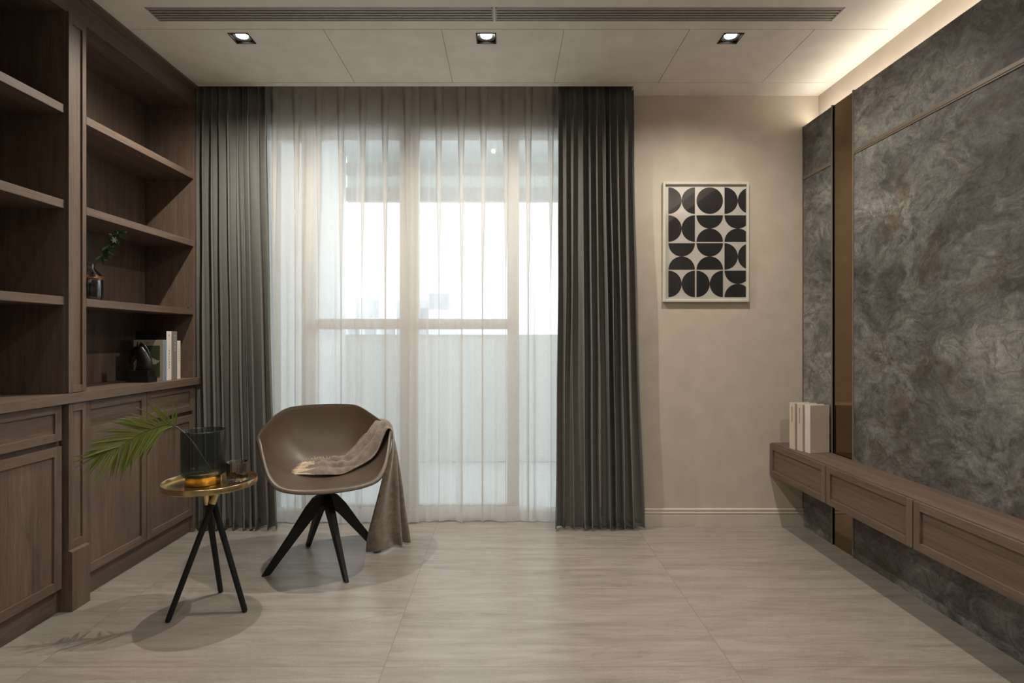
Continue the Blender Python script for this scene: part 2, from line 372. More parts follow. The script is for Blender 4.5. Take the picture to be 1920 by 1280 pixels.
# bronze trims
tw, tp = .011, .0045
tm = MB().box(XR-tp, XR+.012, YM0-tw, YM0, 0, 2.41); struct(tm.build('trim_1', M_TRIM, bevel=.003))
tm = MB().box(XR-tp, XR+.012, YM1, YM1+tw, 0, 2.41); struct(tm.build('trim_2', M_TRIM, bevel=.003))
tm = MB().box(XR-tp, XR, YN, YM0-tw, 2.082, 2.101); tm.box(XR-.004, XR, YN, YM0-tw, 2.074, 2.082); struct(tm.build('trim_3', M_TRIM, bevel=.002))
tm = MB().box(XR-tp, XR, YM1+tw, YB, 2.082, 2.101); struct(tm.build('trim_4', M_TRIM, bevel=.002))
tm = MB().box(XR-.003, XR, YB-.008, YB-.0005, 0, 2.404); struct(tm.build('trim_5', M_TRIM))
# led strip lying on top of the feature wall
led = MB().box(1.834, 1.85, -1.78, 3.34, 2.405, 2.411).build('light_strip', M_LED)
tag(led, 'warm light strip hidden in the cove above the marbled feature wall', 'light strip')

# baseboard
bb = MB()
prof = [(.0, .0), (.014, .0), (.014, .066), (.011, .068), (.011, .074), (.015, .077), (.015, .083), (.009, .087), (.009, .092), (.012, .095), (.012, .101), (.006, .106), (0, .106)]
n0 = len(bb.v)
for x in (.76, XR):
    for (d, z) in prof: bb.v.append((x, YB-d, z))
k = len(prof)
for i in range(k-1): bb.f.append((i, i+1, k+i+1, k+i)); bb.m.append(0)
struct(bb.build('baseboard_back', M_BASE))

# window: outer frame, uprights, rails, panes
wf = thing('window_1', '', '', (-.575, 3.54, 0)); del wf['label']; del wf['category']; struct(wf)
YW0, YW1 = 3.50, 3.56
f = MB(); f.box(-1.55, -1.50, YW0, YW1, 0, 2.44); f.box(.35, .40, YW0, YW1, 0, 2.44); f.box(-1.50, .35, YW0, YW1, 2.375, 2.44); f.box(-1.50, .35, YW0, YW1, 0, .045)
f.build('window_frame', M_FRAMEW, wf, bevel=.003)
for (a, b) in ((-1.28, -1.19), (-.665, -.545), (.01, .085)):
    MB().box(a, b, YW0-.008, YW1-.012, .045, 2.375).build('window_stile', M_FRAMEW, wf, bevel=.003)
for (a, b) in ((-1.19, -.665), (-.545, .01)):
    MB().box(a, b, YW0, YW1-.02, 1.187, 1.253).build('window_rail', M_FRAMEW, wf, bevel=.003)
    MB().box(a, b, YW0, YW1-.02, .045, .085).build('window_rail', M_FRAMEW, wf, bevel=.003)
for (a, b) in ((-1.50, -1.28), (-1.19, -.665), (-.545, .01), (.085, .35)):
    MB().box(a, b, 3.523, 3.527, .04, 2.38).build('window_pane', M_GLASSW, wf)

# balcony outside
M_CONC = plain('balcony_render', (.80, .81, .81), .9); M_CONC2 = plain('balcony_grey', (.26, .27, .27), .8)
M_GRN = plain('pale_green_panel', (.52, .68, .64), .5)
M_SOF = plain('soffit_paint', (.62, .64, .64), .9)
struct(MB().box(-1.62, 2.6, 3.62, 5.2, -.06, -.005).build('floor_balcony', M_CONC))
struct(MB().box(-1.62, 2.6, 5.1, 5.2, 0, 1.165).build('wall_balcony', M_CONC))
struct(MB().box(-1.62, -1.46, 3.62, 5.1, 0, 2.8).build('wall_balcony_side', M_CONC))
struct(MB().box(-1.62, 2.6, 3.62, 5.2, 2.8, 2.9).build('ceiling_balcony', M_SOF))
fc = MB()
fc.box(-1.46, 2.6, 5.10, 5.16, 2.385, 2.51, 0); fc.box(-1.46, 2.6, 5.12, 5.15, 2.51, 2.625, 1)
fc.box(-1.46, 2.6, 5.10, 5.16, 2.625, 2.735, 0); fc.box(-1.46, 2.6, 5.12, 5.15, 2.735, 2.80, 1)
struct(fc.build('trim_6', [M_CONC2, M_GRN]))
M_BLD = plain('far_building_render', (.62, .64, .66), .9); M_BLDW = plain('far_window', (.35, .37, .4), .4)
def building(x0, x1, y, z1, label, steps=()):
    t = thing('apartment_building', label, 'building', ((x0+x1)/2, y, -12), 'far buildings beyond the balcony')
    b = MB().box(x0, x1, y, y+6, -12, z1)
    for (a, c, zz) in steps: b.box(a, c, y+1, y+4, z1, zz)
    b.build('wall', M_BLD, t)
    n = max(2, int((x1-x0)/2.2))
    for i in range(n):
        cx = x0+(x1-x0)*(i+.5)/n
        MB().box(cx-.4, cx+.4, y-.03, y+.02, z1-1.9, z1-.7).build('window', M_BLDW, t)
building(-11.5, -9.1, 40, 2.6, 'pale distant building with a small rooftop block left beyond the parapet', [(-10.9, -10.0, 4.1)])
building(-9.0, -5.9, 46, 4.3, 'pale flat-roofed distant building behind the middle window stile')
building(-5.8, -4.2, 42, 5.2, 'tallest pale distant building seen just right of the middle stile', [(-5.6, -4.9, 5.9)])

# ------------------------------------------------------------------ bookcase
BV = .0012
def shaker(x, y0, y1, z0, z1, fw_=.038, th=.02, rec=.010, splits=()):
    """framed door face looking to +X (x is the front face); splits are heights of extra rails"""
    m = MB(); xb = x-th
    m.box(xb, x, y0, y0+fw_, z0, z1, 2); m.box(xb, x, y1-fw_, y1, z0, z1, 2)
    m.box(xb, x, y0+fw_, y1-fw_, z0, z0+fw_, 1); m.box(xb, x, y0+fw_, y1-fw_, z1-fw_, z1, 1)
    for s_ in splits: m.box(xb, x, y0+fw_, y1-fw_, s_-fw_, s_+fw_, 1)
    return m
def add_panel(m, x, y0, y1, z0, z1, fw_, rec, mi): m.box(x-.02, x-rec*.8, y0+fw_-.002, y1-fw_+.002, z0+fw_-.002, z1-fw_+.002, mi)

YP0, YP1 = 2.302, 2.398        # pilaster
YE0, YE1 = 3.250, 3.278        # end panel
SH = [1.302, 1.700, 2.093]; ST = .0346
CT, CTH = .901, .040
CB = 2.483                     # crown bottom
def upper_bay(y0, y1, label, endpanel_far):
    t = thing('bookcase', label, 'bookcase', (-1.97, (y0+y1)/2, CT), 'walnut bookcase bays')
    MB().box(-2.118, -2.105, y0, y1, CT+.001, CB).build('back_panel', [WZ], t)
    if endpanel_far:
        MB().box(-2.104, XS, YE0, YE1, CT+.001, CB-.0005).build('side_panel', [WZ], t, bevel=BV)
        MB().box(-2.104, XS-.001, y0, y0+.02, CT+.001, CB).build('side_panel', [WZ], t)
    else:
        MB().box(-2.104, XS-.001, y1-.004, y1-.0005, CT+.001, CB).build('side_panel', [WZ], t)
        MB().box(-2.104, XS-.001, y0, y0+.02, CT+.001, CB).build('side_panel', [WZ], t)
    a, b = y0+.021, (YE0 if endpanel_far else y1-.004)-.001
    for i, z in enumerate(SH):
        MB().box(-2.104, XS-.0005, a, b, z-ST, z).build('shelf', [WY], t, bevel=BV)
        for yy in (a+.004, b-.004):
            for xx in (XS-.03, -2.05): MB().tube([(xx, yy-.003, z+.006), (xx, yy+.003, z+.006)], .003, 8).build('shelf_pin', [M_BLACK], t) if yy > 3 else None
    MB().box(-2.104, -1.864, y0, y1, CB, CB+.03).build('top_panel', [WY], t)
    return t
upper_bay(YP1, YE1, 'open walnut bookcase bay next to the grey curtain, holding vase and books', True)
upper_bay(1.42, YP0, 'empty open walnut bookcase bay cut by the left edge of the photo', False)
# crown
cr = MB(); cr.box(-1.862, XS+.0, 1.32, YE1-.045, CB, CEIL-.022, 0); cr.box(-1.862, XS+.012, 1.32, YE1-.045, CEIL-.022, CEIL-.0165, 0); cr.box(-1.862, -1.783, 1.32, YE1-.047, CEIL-.014, CEIL-.001, 0)
cr.box(-1.862, XS+.022, 1.32, YE1-.046, CEIL-.0165, CEIL-.014, 0)
cr.box(-1.862, XS+.0, YE1-.045, YE1, CB, CEIL-.001, 0)
tag(cr.build('crown_moulding', [WY], bevel=BV), 'walnut crown moulding running along the ceiling above the bookcase', 'moulding')
# pilasters (upper and lower parts either side of the worktop)
def pilaster(y0, y1, label):
    t = thing('wooden_pilaster', label, 'pilaster', (-1.84, (y0+y1)/2, 0), 'walnut pilasters')
    xf = -1.806
    m = MB(); fwz = .021; rd_ = .007
    z0, z1 = CT+.002, CB-.001
    m.box(-1.9, xf-rd_, y0, y1, z0, z1, 0); m.box(xf-rd_, xf, y0, y0+fwz, z0, z1, 0); m.box(xf-rd_, xf, y1-fwz, y1, z0, z1, 0)
    m.box(xf-rd_, xf, y0+fwz, y1-fwz, z0, z0+.03, 0); m.box(xf-rd_, xf, y0+fwz, y1-fwz, z1-.04, z1, 0)
    m.build('upper_post', [WZ], t, bevel=BV)
    m = MB(); z0, z1 = .252, CT-CTH-.001
    m.box(-1.9, xf-rd_, y0, y1, z0, z1, 0); m.box(xf-rd_, xf, y0, y0+fwz, z0, z1, 0); m.box(xf-rd_, xf, y1-fwz, y1, z0, z1, 0)
    m.box(xf-rd_, xf, y0+fwz, y1-fwz, z0, z0+.035, 0); m.box(xf-rd_, xf, y0+fwz, y1-fwz, z1-.035, z1, 0)
    m.build('lower_post', [WZ], t, bevel=BV)
    m = MB().box(-1.9, -1.790, y0-.002, y1+.002, 0.0005, .246, 0)
    m.hexa([(-1.9, y0-.002, .246), (-1.79, y0-.002, .246), (-1.79, y1+.002, .246), (-1.9, y1+.002, .246), (-1.9, y0-.002, .252), (xf-.001, y0-.002, .252), (xf-.001, y1+.002, .252), (-1.9, y1+.002, .252)])
    m.build('plinth', [WZ], t, bevel=BV)
pilaster(YP0, YP1, 'walnut pilaster with recessed panel standing between the two bookcase bays')
pilaster(1.32, 1.41, 'walnut pilaster at the near end of the bookcase outside the view')
# worktop
wt = MB().box(-2.118, -1.797, 1.32, YE1+.004, CT-CTH, CT)
tag(wt.build('worktop', [WY], bevel=BV), 'continuous walnut worktop ledge between base cabinets and open shelves', 'worktop')
# base cabinets
def base_cabinet(y0, y1, label):
    t = thing('base_cabinet', label, 'cabinet', (-1.97, (y0+y1)/2, 0), 'walnut base cabinets')
    MB().box(-2.118, XS-.022, y0+.001, y1-.001, .1, CT-CTH-.001).build('body', [WZ], t)
    MB().box(-2.118, -1.846, y0+.001, y1-.001, .0005, .1).build('kick_board', [WY], t)
    return t
def drawer(t, y0, y1, z0=.711, z1=CT-CTH-.004):
    m = shaker(XS, y0, y1, z0, z1, .033); add_panel(m, XS, y0, y1, z0, z1, .033, .010, 1); m.build('drawer', W3, t, bevel=BV)
def door(t, y0, y1, z0=.1035, z1=.688):
    m = shaker(XS, y0, y1, z0, z1, .038); add_panel(m, XS, y0, y1, z0, z1, .038, .010, 2); m.build('door', W3, t, bevel=BV)
t = base_cabinet(YP1, 3.268, 'walnut base cabinet with two framed doors behind the palm frond')
y0, y1 = 2.404, 2.824
m = shaker(XS, y0, y1, .1035, CT-CTH-.004, .038, splits=(.70,))
m.box(XS-.02, XS-.010, y0+.03, y1-.03, .70, CT-CTH-.03, 1); m.box(XS-.02, XS-.010, y0+.03, y1-.03, .13, .70, 2)
m.build('door', W3, t, bevel=BV)
drawer(t, 2.828, 3.244); door(t, 2.828, 3.244)
MB().box(-1.86, XS-.001, 3.248, 3.268, .0005, CT-CTH-.001).build('end_panel', [WZ], t, bevel=BV)
t = base_cabinet(1.412, YP0-.004, 'walnut base cabinet with drawer above door at the left edge of the photo')
drawer(t, 1.86, 2.284); door(t, 1.86, 2.284); drawer(t, 1.43, 1.856); door(t, 1.43, 1.856)

# ------------------------------------------------------------------ floating console
t = thing('floating_cabinet', 'long low walnut floating cabinet fixed to the marbled feature wall', 'cabinet', (1.69, 2.0, .31))
XF = 1.592
MB().box(XF+.022, XR-.001, .96, YB-.002, .312, .484, 1).build('body', W3, t)
MB().box(XF+.010, XR-.001, .96, YB-.002, .484, .502, 1).build('top_panel', W3, t, bevel=.001)
ys = [YB-.003, 2.771, 2.178, 1.585, .992]
for i in range(4):
    a, b = ys[i+1]+.003, ys[i]-(.003 if i else 0)
    m = MB(); x = XF; fw_ = .033; z0, z1 = .308, .497
    m.box(x, x+.02, a, a+fw_, z0, z1, 2); m.box(x, x+.02, b-fw_, b, z0, z1, 2)
    m.box(x, x+.02, a+fw_, b-fw_, z0, z0+fw_, 1); m.box(x, x+.02, a+fw_, b-fw_, z1-fw_, z1, 1)
    m.box(x+.010, x+.02, a+fw_-.002, b-fw_+.002, z0+fw_-.002, z1-fw_+.002, 1)
    m.build('drawer', W3, t, bevel=BV)

# ------------------------------------------------------------------ ceiling fittings
for i, (a, b) in enumerate(VENT):
    t = thing('ceiling_vent', ['left linear slot air vent in the white ceiling above the left downlights', 'right linear slot air vent in the white ceiling ending by the lit cove'][i], 'vent', ((a+b)/2, 2.515, CEIL), 'linear ceiling vents')
    m = MB(); c_, d_ = 2.462, 2.568
    m.box(a+.001, b-.001, c_, c_+.006, CEIL-.001, CEIL+.03); m.box(a+.001, b-.001, d_-.006, d_, CEIL-.001, CEIL+.03)
    m.box(a+.001, a+.006, c_, d_, CEIL-.001, CEIL+.03); m.box(b-.006, b-.001, c_, d_, CEIL-.001, CEIL+.03)
    M_VENT = bpy.data.materials.get('vent_paint') or plain('vent_paint', (.36, .33, .30), .5)
    m.build('frame', M_VENT, t)
    for k in range(5):
        y = c_+.0145+k*.0193
        MB().hexa([(a+.006, y-.005, CEIL), (b-.006, y-.005, CEIL), (b-.006, y+.0055, CEIL), (a+.006, y+.0055, CEIL),
                   (a+.006, y-.001, CEIL+.028), (b-.006, y-.001, CEIL+.028), (b-.006, y+.008, CEIL+.028), (a+.006, y+.008, CEIL+.028)]).build('slat', M_VENT, t)
LB = ['square black recessed downlight above the left curtain, leftmost of three', 'square black recessed downlight at the middle of the ceiling', 'square black recessed downlight near the lit cove, rightmost of three']
for i, (x, y, e) in enumerate(LAMPS):
    t = thing('ceiling_downlight', LB[i] if i < 3 else 'unseen square black recessed downlight added behind the camera as fill light', 'downlight', (x, y, CEIL), 'recessed downlights' if i < 3 else 'added fill downlights behind the camera')
    m = MB(); h = HS-.001; q = h-.005
    for (a, b, c_, d_) in ((-h, h, -h, -q), (-h, h, q, h), (-h, -q, -q, q), (q, h, -q, q)): m.box(x+a, x+b, y+c_, y+d_, CEIL-.0025, CEIL+.03)
    m.build('frame', M_CAN, t)
    m = MB(); m.lathe([(.043, CEIL+.004), (.036, CEIL+.012), (.033, CEIL+.02)], x, y, 32); 
    m.box(x-q, x+q, y-q, y+q, CEIL+.05, CEIL+.052)
    m.build('reflector', M_CAN, t, smooth=False)
    MB().lathe([(.0001, CEIL+.004), (.017, CEIL+.005), (.026, CEIL+.009), (.030, CEIL+.018), (.0001, CEIL+.02)], x, y, 32).build('lamp', M_LAMP, t, smooth=True)

# ------------------------------------------------------------------ curtains
def drape(name, label, xt0, xt1, xb0, xb1, yc, amp, n, seed, flap=0):
    rnd = random.Random(seed)
    t = thing(name, label, 'curtain', ((xb0+xb1)/2, yc, 0), 'grey drapes')
    wd = [rnd.uniform(.65, 1.35) for _ in range(n)]; tot = sum(wd); edges = [0]
    for q in wd: edges.append(edges[-1]+q/tot)
    am = [rnd.uniform(.6, 1.05) for _ in range(n+1)]; ph = [rnd.uniform(-1, 1) for _ in range(n+1)]
    per = 22; nu = n*per+1; nv = 46; ztop = CEIL+.09; zbot = .012
    def fn(i, j):
        k = min(i//per, n-1); fr = (i-k*per)/per; v = j/(nv-1)        # v=0 top
        z = ztop+(zbot-ztop)*v
        u = edges[k]+(edges[k+1]-edges[k])*fr
        wmid = min(1, v*1.6)
        # folds drift sideways on the way down
        u += .012*wmid*math.sin(2.1*ph[k]*3+4*v+u*9)*(1 if 0 < u < 1 else 0)
        th = 2*PI*fr
        A = amp*(am[k]*(1-fr)+am[k+1]*fr)
        pin = math.exp(-((z-(CEIL-.05))/.05)**2)
        Aj = A*(1-.45*pin)*(.75+.25*min(1, v*2.2))
        y = -Aj*math.cos(th)*(1)
        y += .10*Aj*math.cos(2*th+ph[k]*2)*(1-wmid*.5)
        if pin > .02: y += pin*.010*math.sin(th*3+ph[k]*3)
        xx = u+.42*(edges[k+1]-edges[k])*math.sin(th)*(-.55)*(1-.25*pin)
        x0 = xt0+(xb0-xt0)*v**1.5; x1 = xt1+(xb1-xt1)*v**1.5
        x = x0+(x1-x0)*xx
        x += .004*noise.noise((u*14, z*1.7, seed)); y += .010*noise.noise((u*8+3, z*1.3, seed+4))
        if v > .97: y += .006*math.sin(u*60+seed)
        return (x, yc+y, z)
    m = MB().grid(fn, nu, nv); m.build('panel', M_DRAPE, t, smooth=True, solid=.0016, offset=0)
    # stitched hem: lower band following the same folds
    def hf(i, j):
        jj = nv-1-.0-(1-j)*2.1*1.0
        lo = int(math.floor(jj)); fr = jj-lo
        a = Vector(fn(i, min(lo, nv-1))); b = Vector(fn(i, min(lo+1, nv-1))); p = a.lerp(b, fr); p.y -= .0018; return p
    MB().grid(hf, nu, 2).build('hem', M_DRAPE, t, smooth=True)
    return t
drape('curtain_drape', 'grey full-length pleated curtain hanging left of the window by the bookcase', -1.815, -1.415, -1.80, -1.345, 3.290, .036, 9, 3)
drape('curtain_drape', 'grey full-length pleated curtain hanging right of the window by the picture wall', .312, .752, .300, .815, 3.290, .036, 10, 11)

def sheer(label, x0, x1, n, seed, yc, skew=0):
    rnd = random.Random(seed)
    t = thing('sheer_curtain', label, 'curtain', ((x0+x1)/2, yc, 0), 'white sheer curtains')
    per = 30; nu = n*per+1; nv = 60; ztop = CEIL+.09; zbot = .008
    am = [rnd.uniform(.35, 1.0) for _ in range(n+1)]; ph = [rnd.uniform(-1, 1) for _ in range(n+1)]; pos = [rnd.uniform(.3, .7) for _ in range(n+1)]
    dr = [rnd.uniform(-.5, .5) for _ in range(n+2)]
    def fn(i, j):
        k = min(i//per, n-1); fr = (i-k*per)/per; v = j/(nv-1); z = ztop+(zbot-ztop)*v
        d = max(0, (CEIL-.06-z))                                     # distance below the pleats
        s = min(1, d/1.1)
        ux = (k+fr)/n
        # pinch pleat: a narrow deep fold that opens slowly on the way down
        wp = .085+.16*s+.05*ph[k]*s
        c = .5
        g_ = math.exp(-((fr-c)/wp)**2)
        dep = .022*g_*(1-.35*s)*(.6+.4*am[k])
        sec = am[k]*.010*s*math.sin(2*PI*(fr*2+ph[k]))*math.sin(PI*fr)**.5 if 0 < fr < 1 else 0
        dep += .016*s*(.5+.5*am[k])*math.exp(-((fr-.5-.38*ph[k+1])/(.05+.05*s))**2)
        y = yc-dep+sec+.006*noise.noise((ux*n*.8, z*.8, seed))
        x = x0+(x1-x0)*ux
        x += (x1-x0)/n*.30*math.exp(-((fr-c)/(wp*.9))**2)*math.sin((fr-c)/wp*2.6)*(1-.5*s)*-1
        env = min(1, min(ux, 1-ux)*n*1.0)
        x += s*env*.028*(dr[k]*(1-fr)+dr[k+1]*fr)*min(1, d)
        if z > CEIL-.05: y += .004*math.sin(fr*2*PI*3+k)*(fr > .3)*(fr < .7)
        return (x, y, z+.006*math.sin(ux*23+seed)*(v > .9)*(v-.9)*10*.5)
    nh = 4
    MB().grid(fn, nu, nv-2).build('panel', M_SHEER, t, smooth=True)
    MB().grid(lambda i, j: fn(i, nv-3+j), nu, 3).build('hem', M_HEM, t, smooth=True)
    MB().grid(lambda i, j: Vector(fn(i, 2+j))+Vector((0, .001, 0)), nu, 3).build('heading_tape', M_HEM, t, smooth=True)
    return t
sheer('white sheer curtain covering the left half of the window behind the chair', -1.47, -.53, 7, 5, 3.398)
sheer('white sheer curtain covering the right half of the window beside the right grey curtain', -.615, .345, 7, 21, 3.428)

# ------------------------------------------------------------------ framed print
t = thing('framed_print', 'white-framed print of black half circles hanging on the beige wall', 'picture', (1.21, YB-.012, 1.346))
X0, X1, Z0, Z1 = .944, 1.463, 1.347, 2.068
yf = YB-.022
m = MB(); b = .016
m.box(X0, X0+b, yf, YB-.0005, Z0, Z1); m.box(X1-b, X1, yf, YB-.0005, Z0, Z1); m.box(X0+b, X1-b, yf, YB-.0005, Z0, Z0+b); m.box(X0+b, X1-b, yf, YB-.0005, Z1-b, Z1)
m.build('frame', M_PFRAME, t, bevel=.003)
m = MB(); m.box(X0+b, X1-b, YB-.008, YB-.002, Z0+b, Z1-b, 0)
def px(x): return (x/4.572+1200-948)*(3.34/F)
def pz(y): return HC-((y/4.572+320)-634)*(3.34/F)
yy = YB-.0085
def disc(cx, cz, r, a0, a1, xmax):
    n = 40; pts = []
    for i in range(n+1):
        a = a0+(a1-a0)*i/n; x_, z_ = cx+r*math.cos(a), cz+r*math.sin(a); pts.append((min(x_, xmax), yy, z_))
    k0 = len(m.v); m.v += pts; m.f.append(tuple(range(k0, k0+len(pts)))); m.m.append(1)
cols = [248, 490, 731]; rows = [138, 378, 618, 854]; Dm = 228*3.34/F/4.572; r = Dm/2
layout = ['VOV', 'VHH', 'HHV', 'VVH']; xm = px(915)
for ri, row in enumerate(layout):
    for ci, k in enumerate(row):
        cx, cz = px(cols[ci])+r, pz(rows[ri])-r
        if k == 'O': disc(cx, cz, r, 0, 2*PI, 9)
        if k == 'V':
            disc(cx-r, cz, r, -PI/2, PI/2, xm)
            if ci < 2: disc(cx+r, cz, r, PI/2, 1.5*PI, xm)
            else:      # right half circle cut by the edge of the print
                n = 40; pts = []
                for i in range(n+1):
                    a = PI/2+PI*i/n; x_ = cx+r+r*math.cos(a)
                    if x_ <= xm: pts.append((x_, yy, cz+r*math.sin(a)))
                pts = [(xm, yy, pts[0][2]+.001)]+pts+[(xm, yy, pts[-1][2]-.001)]
                k0 = len(m.v); m.v += pts; m.f.append(tuple(range(k0, k0+len(pts)))); m.m.append(1)
        if k == 'H':
            disc(cx, cz+r, r, PI, 2*PI, xm); disc(cx, cz-r, r, 0, PI, xm)
m.build('print', [M_PRINTW, M_INK], t)
MB().box(X0+b, X1-b, YB-.0115, YB-.0105, Z0+b, Z1-b).build('glass', M_PGLASS, t)

# ------------------------------------------------------------------ chair
CX, CY, TH = -.90, 2.81, math.radians(20)
rv = Vector((math.cos(TH), math.sin(TH), 0)); fv = Vector((math.sin(TH), -math.cos(TH), 0))
def ch(lx, ly, z): p = Vector((CX, CY, 0))+rv*lx+fv*ly; return Vector((p.x, p.y, z))
chair = thing('armchair', 'taupe leather tub armchair on black splayed legs in front of the window', 'chair', (CX, CY, 0))
RIM = [(0,(0,.262,.442)), (25,(.130,.250,.446)), (42,(.212,.215,.462)), (56,(.258,.160,.503)), (70,(.285,.090,.566)), (83,(.303,.03,.622)), (93,(.314,-.012,.650)),
       (104,(.308,-.07,.664)), (120,(.278,-.132,.692)), (136,(.225,-.190,.735)), (148,(.172,-.224,.762)), (162,(.10,-.238,.770)), (180,(0,-.243,.772))]
def cat(P, t):
    i = max(0, min(len(P)-2, int(math.floor(t)))); f_ = t-i
    p0, p1, p2, p3 = P[max(i-1, 0)], P[i], P[i+1], P[min(i+2, len(P)-1)]
    return .5*((2*p1)+(p2-p0)*f_+(2*p0-5*p1+4*p2-p3)*f_*f_+(3*p1-p0-3*p2+p3)*f_**3)
rp_ = [Vector(p) for a, p in RIM]
full = rp_ + [Vector((-p.x, p.y, p.z)) for p in rp_[-2:0:-1]]
def rim(u):   # u in 0..1 around
    n = len(full); t_ = u*n; i = int(math.floor(t_)) % n; f_ = t_-math.floor(t_)
    p0, p1, p2, p3 = full[(i-1) % n], full[i], full[(i+1) % n], full[(i+2) % n]
    q = .5*((2*p1)+(p2-p0)*f_+(2*p0-5*p1+4*p2-p3)*f_*f_+(3*p1-p0-3*p2+p3)*f_**3)
    q.x -= .016*max(0, min(1, (-.06-q.y)/.12))
    return q
SZ = .428; NU = 96; NVc = 22
def shell(u, s):
    q = rim(u); c0 = Vector((0, .01, 0))
    d = Vector((q.x, q.y, 0))-c0
    h = q.z-SZ
    n_ = 2.15 if h > .1 else 2.0
    a = min(1, s)*PI/2
    g_ = math.sin(a)**(2/n_); k = 1-math.cos(a)**(2/n_)
    k = k*.75+.25*min(s, 1)**3
    fl_ = .87+.13*k
    p = c0+d*(g_*fl_); z = SZ+h*k
    if s > 1:
        e = s-1; dn = d.normalized(); wf_ = max(0, min(1, (.52-q.z)/.08)); e = min(e/.9, 1); p += dn*((.016+.010*wf_)*math.sin(e*PI/2)); z -= (.010+.010*wf_)*(1-math.cos(e*PI/2))
    return ch(p.x, p.y, z)
m = MB(); cidx = 0; m.v.append(tuple(ch(0, .01, SZ)))
lv = [j/NVc for j in range(1, NVc+1)]+[1.3, 1.6, 1.9]
for s in lv:
    for i in range(NU): m.v.append(tuple(shell(i/NU, s)))
for i in range(NU): m.f.append((0, 1+(i+1) % NU, 1+i)); m.m.append(0)
for j in range(len(lv)-1):
    for i in range(NU): m.f.append((1+j*NU+i, 1+j*NU+(i+1) % NU, 1+(j+1)*NU+(i+1) % NU, 1+(j+1)*NU+i)); m.m.append(0)
sh = m.build('shell', M_SHELL, chair, smooth=True, solid=.020, offset=-1)
bvm = sh.modifiers.new('b', 'BEVEL'); bvm.width = .008; bvm.segments = 3; bvm.limit_method = 'ANGLE'; bvm.angle_limit = math.radians(50)
MB().lathe([(.0001, .352), (.045, .352), (.05, .36), (.05, .395), (.085, .400), (.085, .4095), (.0001, .4095)], CX, CY, 32).build('swivel_hub', M_BLACK, chair, smooth=True, autosm=30)
feet = [(-1.148, 2.646), (-.737, 2.582), (-1.081, 3.041), (-.672, 2.974)]
BC = Vector((-.909, 2.811, 0))
for (x, y) in feet:
    d = Vector((x, y, 0))-BC; L_ = d.length; d.normalize(); sd = Vector((-d.y, d.x, 0))
    prof = [(-.012, .352, .300, .017), (.03, .350, .285, .017), (.062, .332, .262, .016), (.10, .288, .222, .015), (L_*.62, .170, .128, .012), (L_-.004, .024, .001, .009), (L_+.012, .001, .0005, .009)]
    m = MB()
    for (r_, zt, zb, hw) in prof:
        for (z, sgn) in ((zt, -1), (zt, 1), (zb, 1), (zb, -1)): 
            rr_ = r_-(0 if z == zt else (.022 if r_ > .04 else 0)); rr_ = max(rr_, -.012)
            p = BC+d*rr_+sd*(hw*sgn); m.v.append((p.x, p.y, z))
    for j in range(len(prof)-1):
        for i in range(4): m.f.append((j*4+i, j*4+(i+1) % 4, (j+1)*4+(i+1) % 4, (j+1)*4+i)); m.m.append(0)
    m.cap([3, 2, 1, 0]); m.cap([(len(prof)-1)*4+i for i in range(4)])
    m.build('leg', M_BLACK, chair, bevel=.003)

# ------------------------------------------------------------------ throw
def P(px_, py_, Y): return Vector(((px_-948)*Y/F, Y, HC-(py_-634)*Y/F))
secs = [  # back edge, two middle points, front edge
 [P(573,866,2.85), P(563,873,2.82), P(554,881,2.79), P(549,887,2.77)],
 [P(600,857,2.91), P(598,866,2.875), P(600,877,2.84), P(602,888,2.80)],
 [P(632,859,2.96), P(632,865,2.93), P(634,876,2.89), P(642,886,2.84)],
 [P(655,845,2.97), P(658,854,2.94), P(664,864,2.90), P(672,873,2.87)],
 [P(678,820,2.99), P(684,832,2.955), P(690,845,2.92), P(700,857,2.88)],
 [P(697,799,3.02), P(705,805,2.97), P(711,816,2.935), P(716,832,2.90)],
 [P(707,789,3.055), P(716,790,3.00), P(724,795,2.965), P(727,806,2.92)],
 [P(721,789,3.07), P(730,794,3.02), P(735,802,2.975), P(735,812,2.925)],
 [P(737,822,3.09), P(739,828,3.05), P(737,835,2.99), P(733,845,2.93)],
 [P(748,885,3.11), P(745,887,3.06), P(737,889,3.00), P(718,895,2.93)],
 [P(756,935,3.10), P(748,940,3.06), P(738,945,3.00), P(703,948,2.92)],
 [P(764,985,3.08), P(752,990,3.05), P(738,995,2.99), P(691,1000,2.91)],
 [P(767,1014,3.07), P(753,1019,3.04), P(740,1023,2.995), P(689,1036,2.915)],
]
NS, NT = 110, 40
def edge_(t_): return min(1, min(t_, 1-t_)*5)
def throw(i, j):
    s = i/(NS-1)*(len(secs)-1); t_ = j/(NT-1)*3
    row = [cat([secs[a][c] for a in range(len(secs))], s) for c in range(4)]
    p = cat(row, t_)
    k = s/(len(secs)-1)
    seat = max(0, 1-abs(s-1.5)/2.0); hang = max(0, min(1, (s-7.5)/2))
    mid = max(0, 1-abs(s-5)/2.5)
    tt = t_/3
    fold = math.sin(tt*PI*2*2.6+.8*math.sin(s*1.1))
    off = .022*fold*hang
    n1 = noise.noise((p.x*16, p.y*16, p.z*10))
    p = p+Vector((.9, -.45, 0))*0+ (rv*(.35)+fv*.9)*off
    fold2 = math.sin(tt*PI*2*2.2+s*.9)
    rd = abs(math.sin(tt*7.5+.9*math.sin(s*1.3)+1.2*noise.noise((s*.9, tt*2, 1))))
    p.z += .026*(rd-.4)*mid+seat*.8*(.030*noise.noise((s*2.4, tt*6, 3.1))*edge_(tt)+.022*rd*edge_(tt)-.004)+.005*n1
    edge = min(1, min(tt, 1-tt)*6)
    if hang == 0: p.z -= (1-edge)*.004
    return p
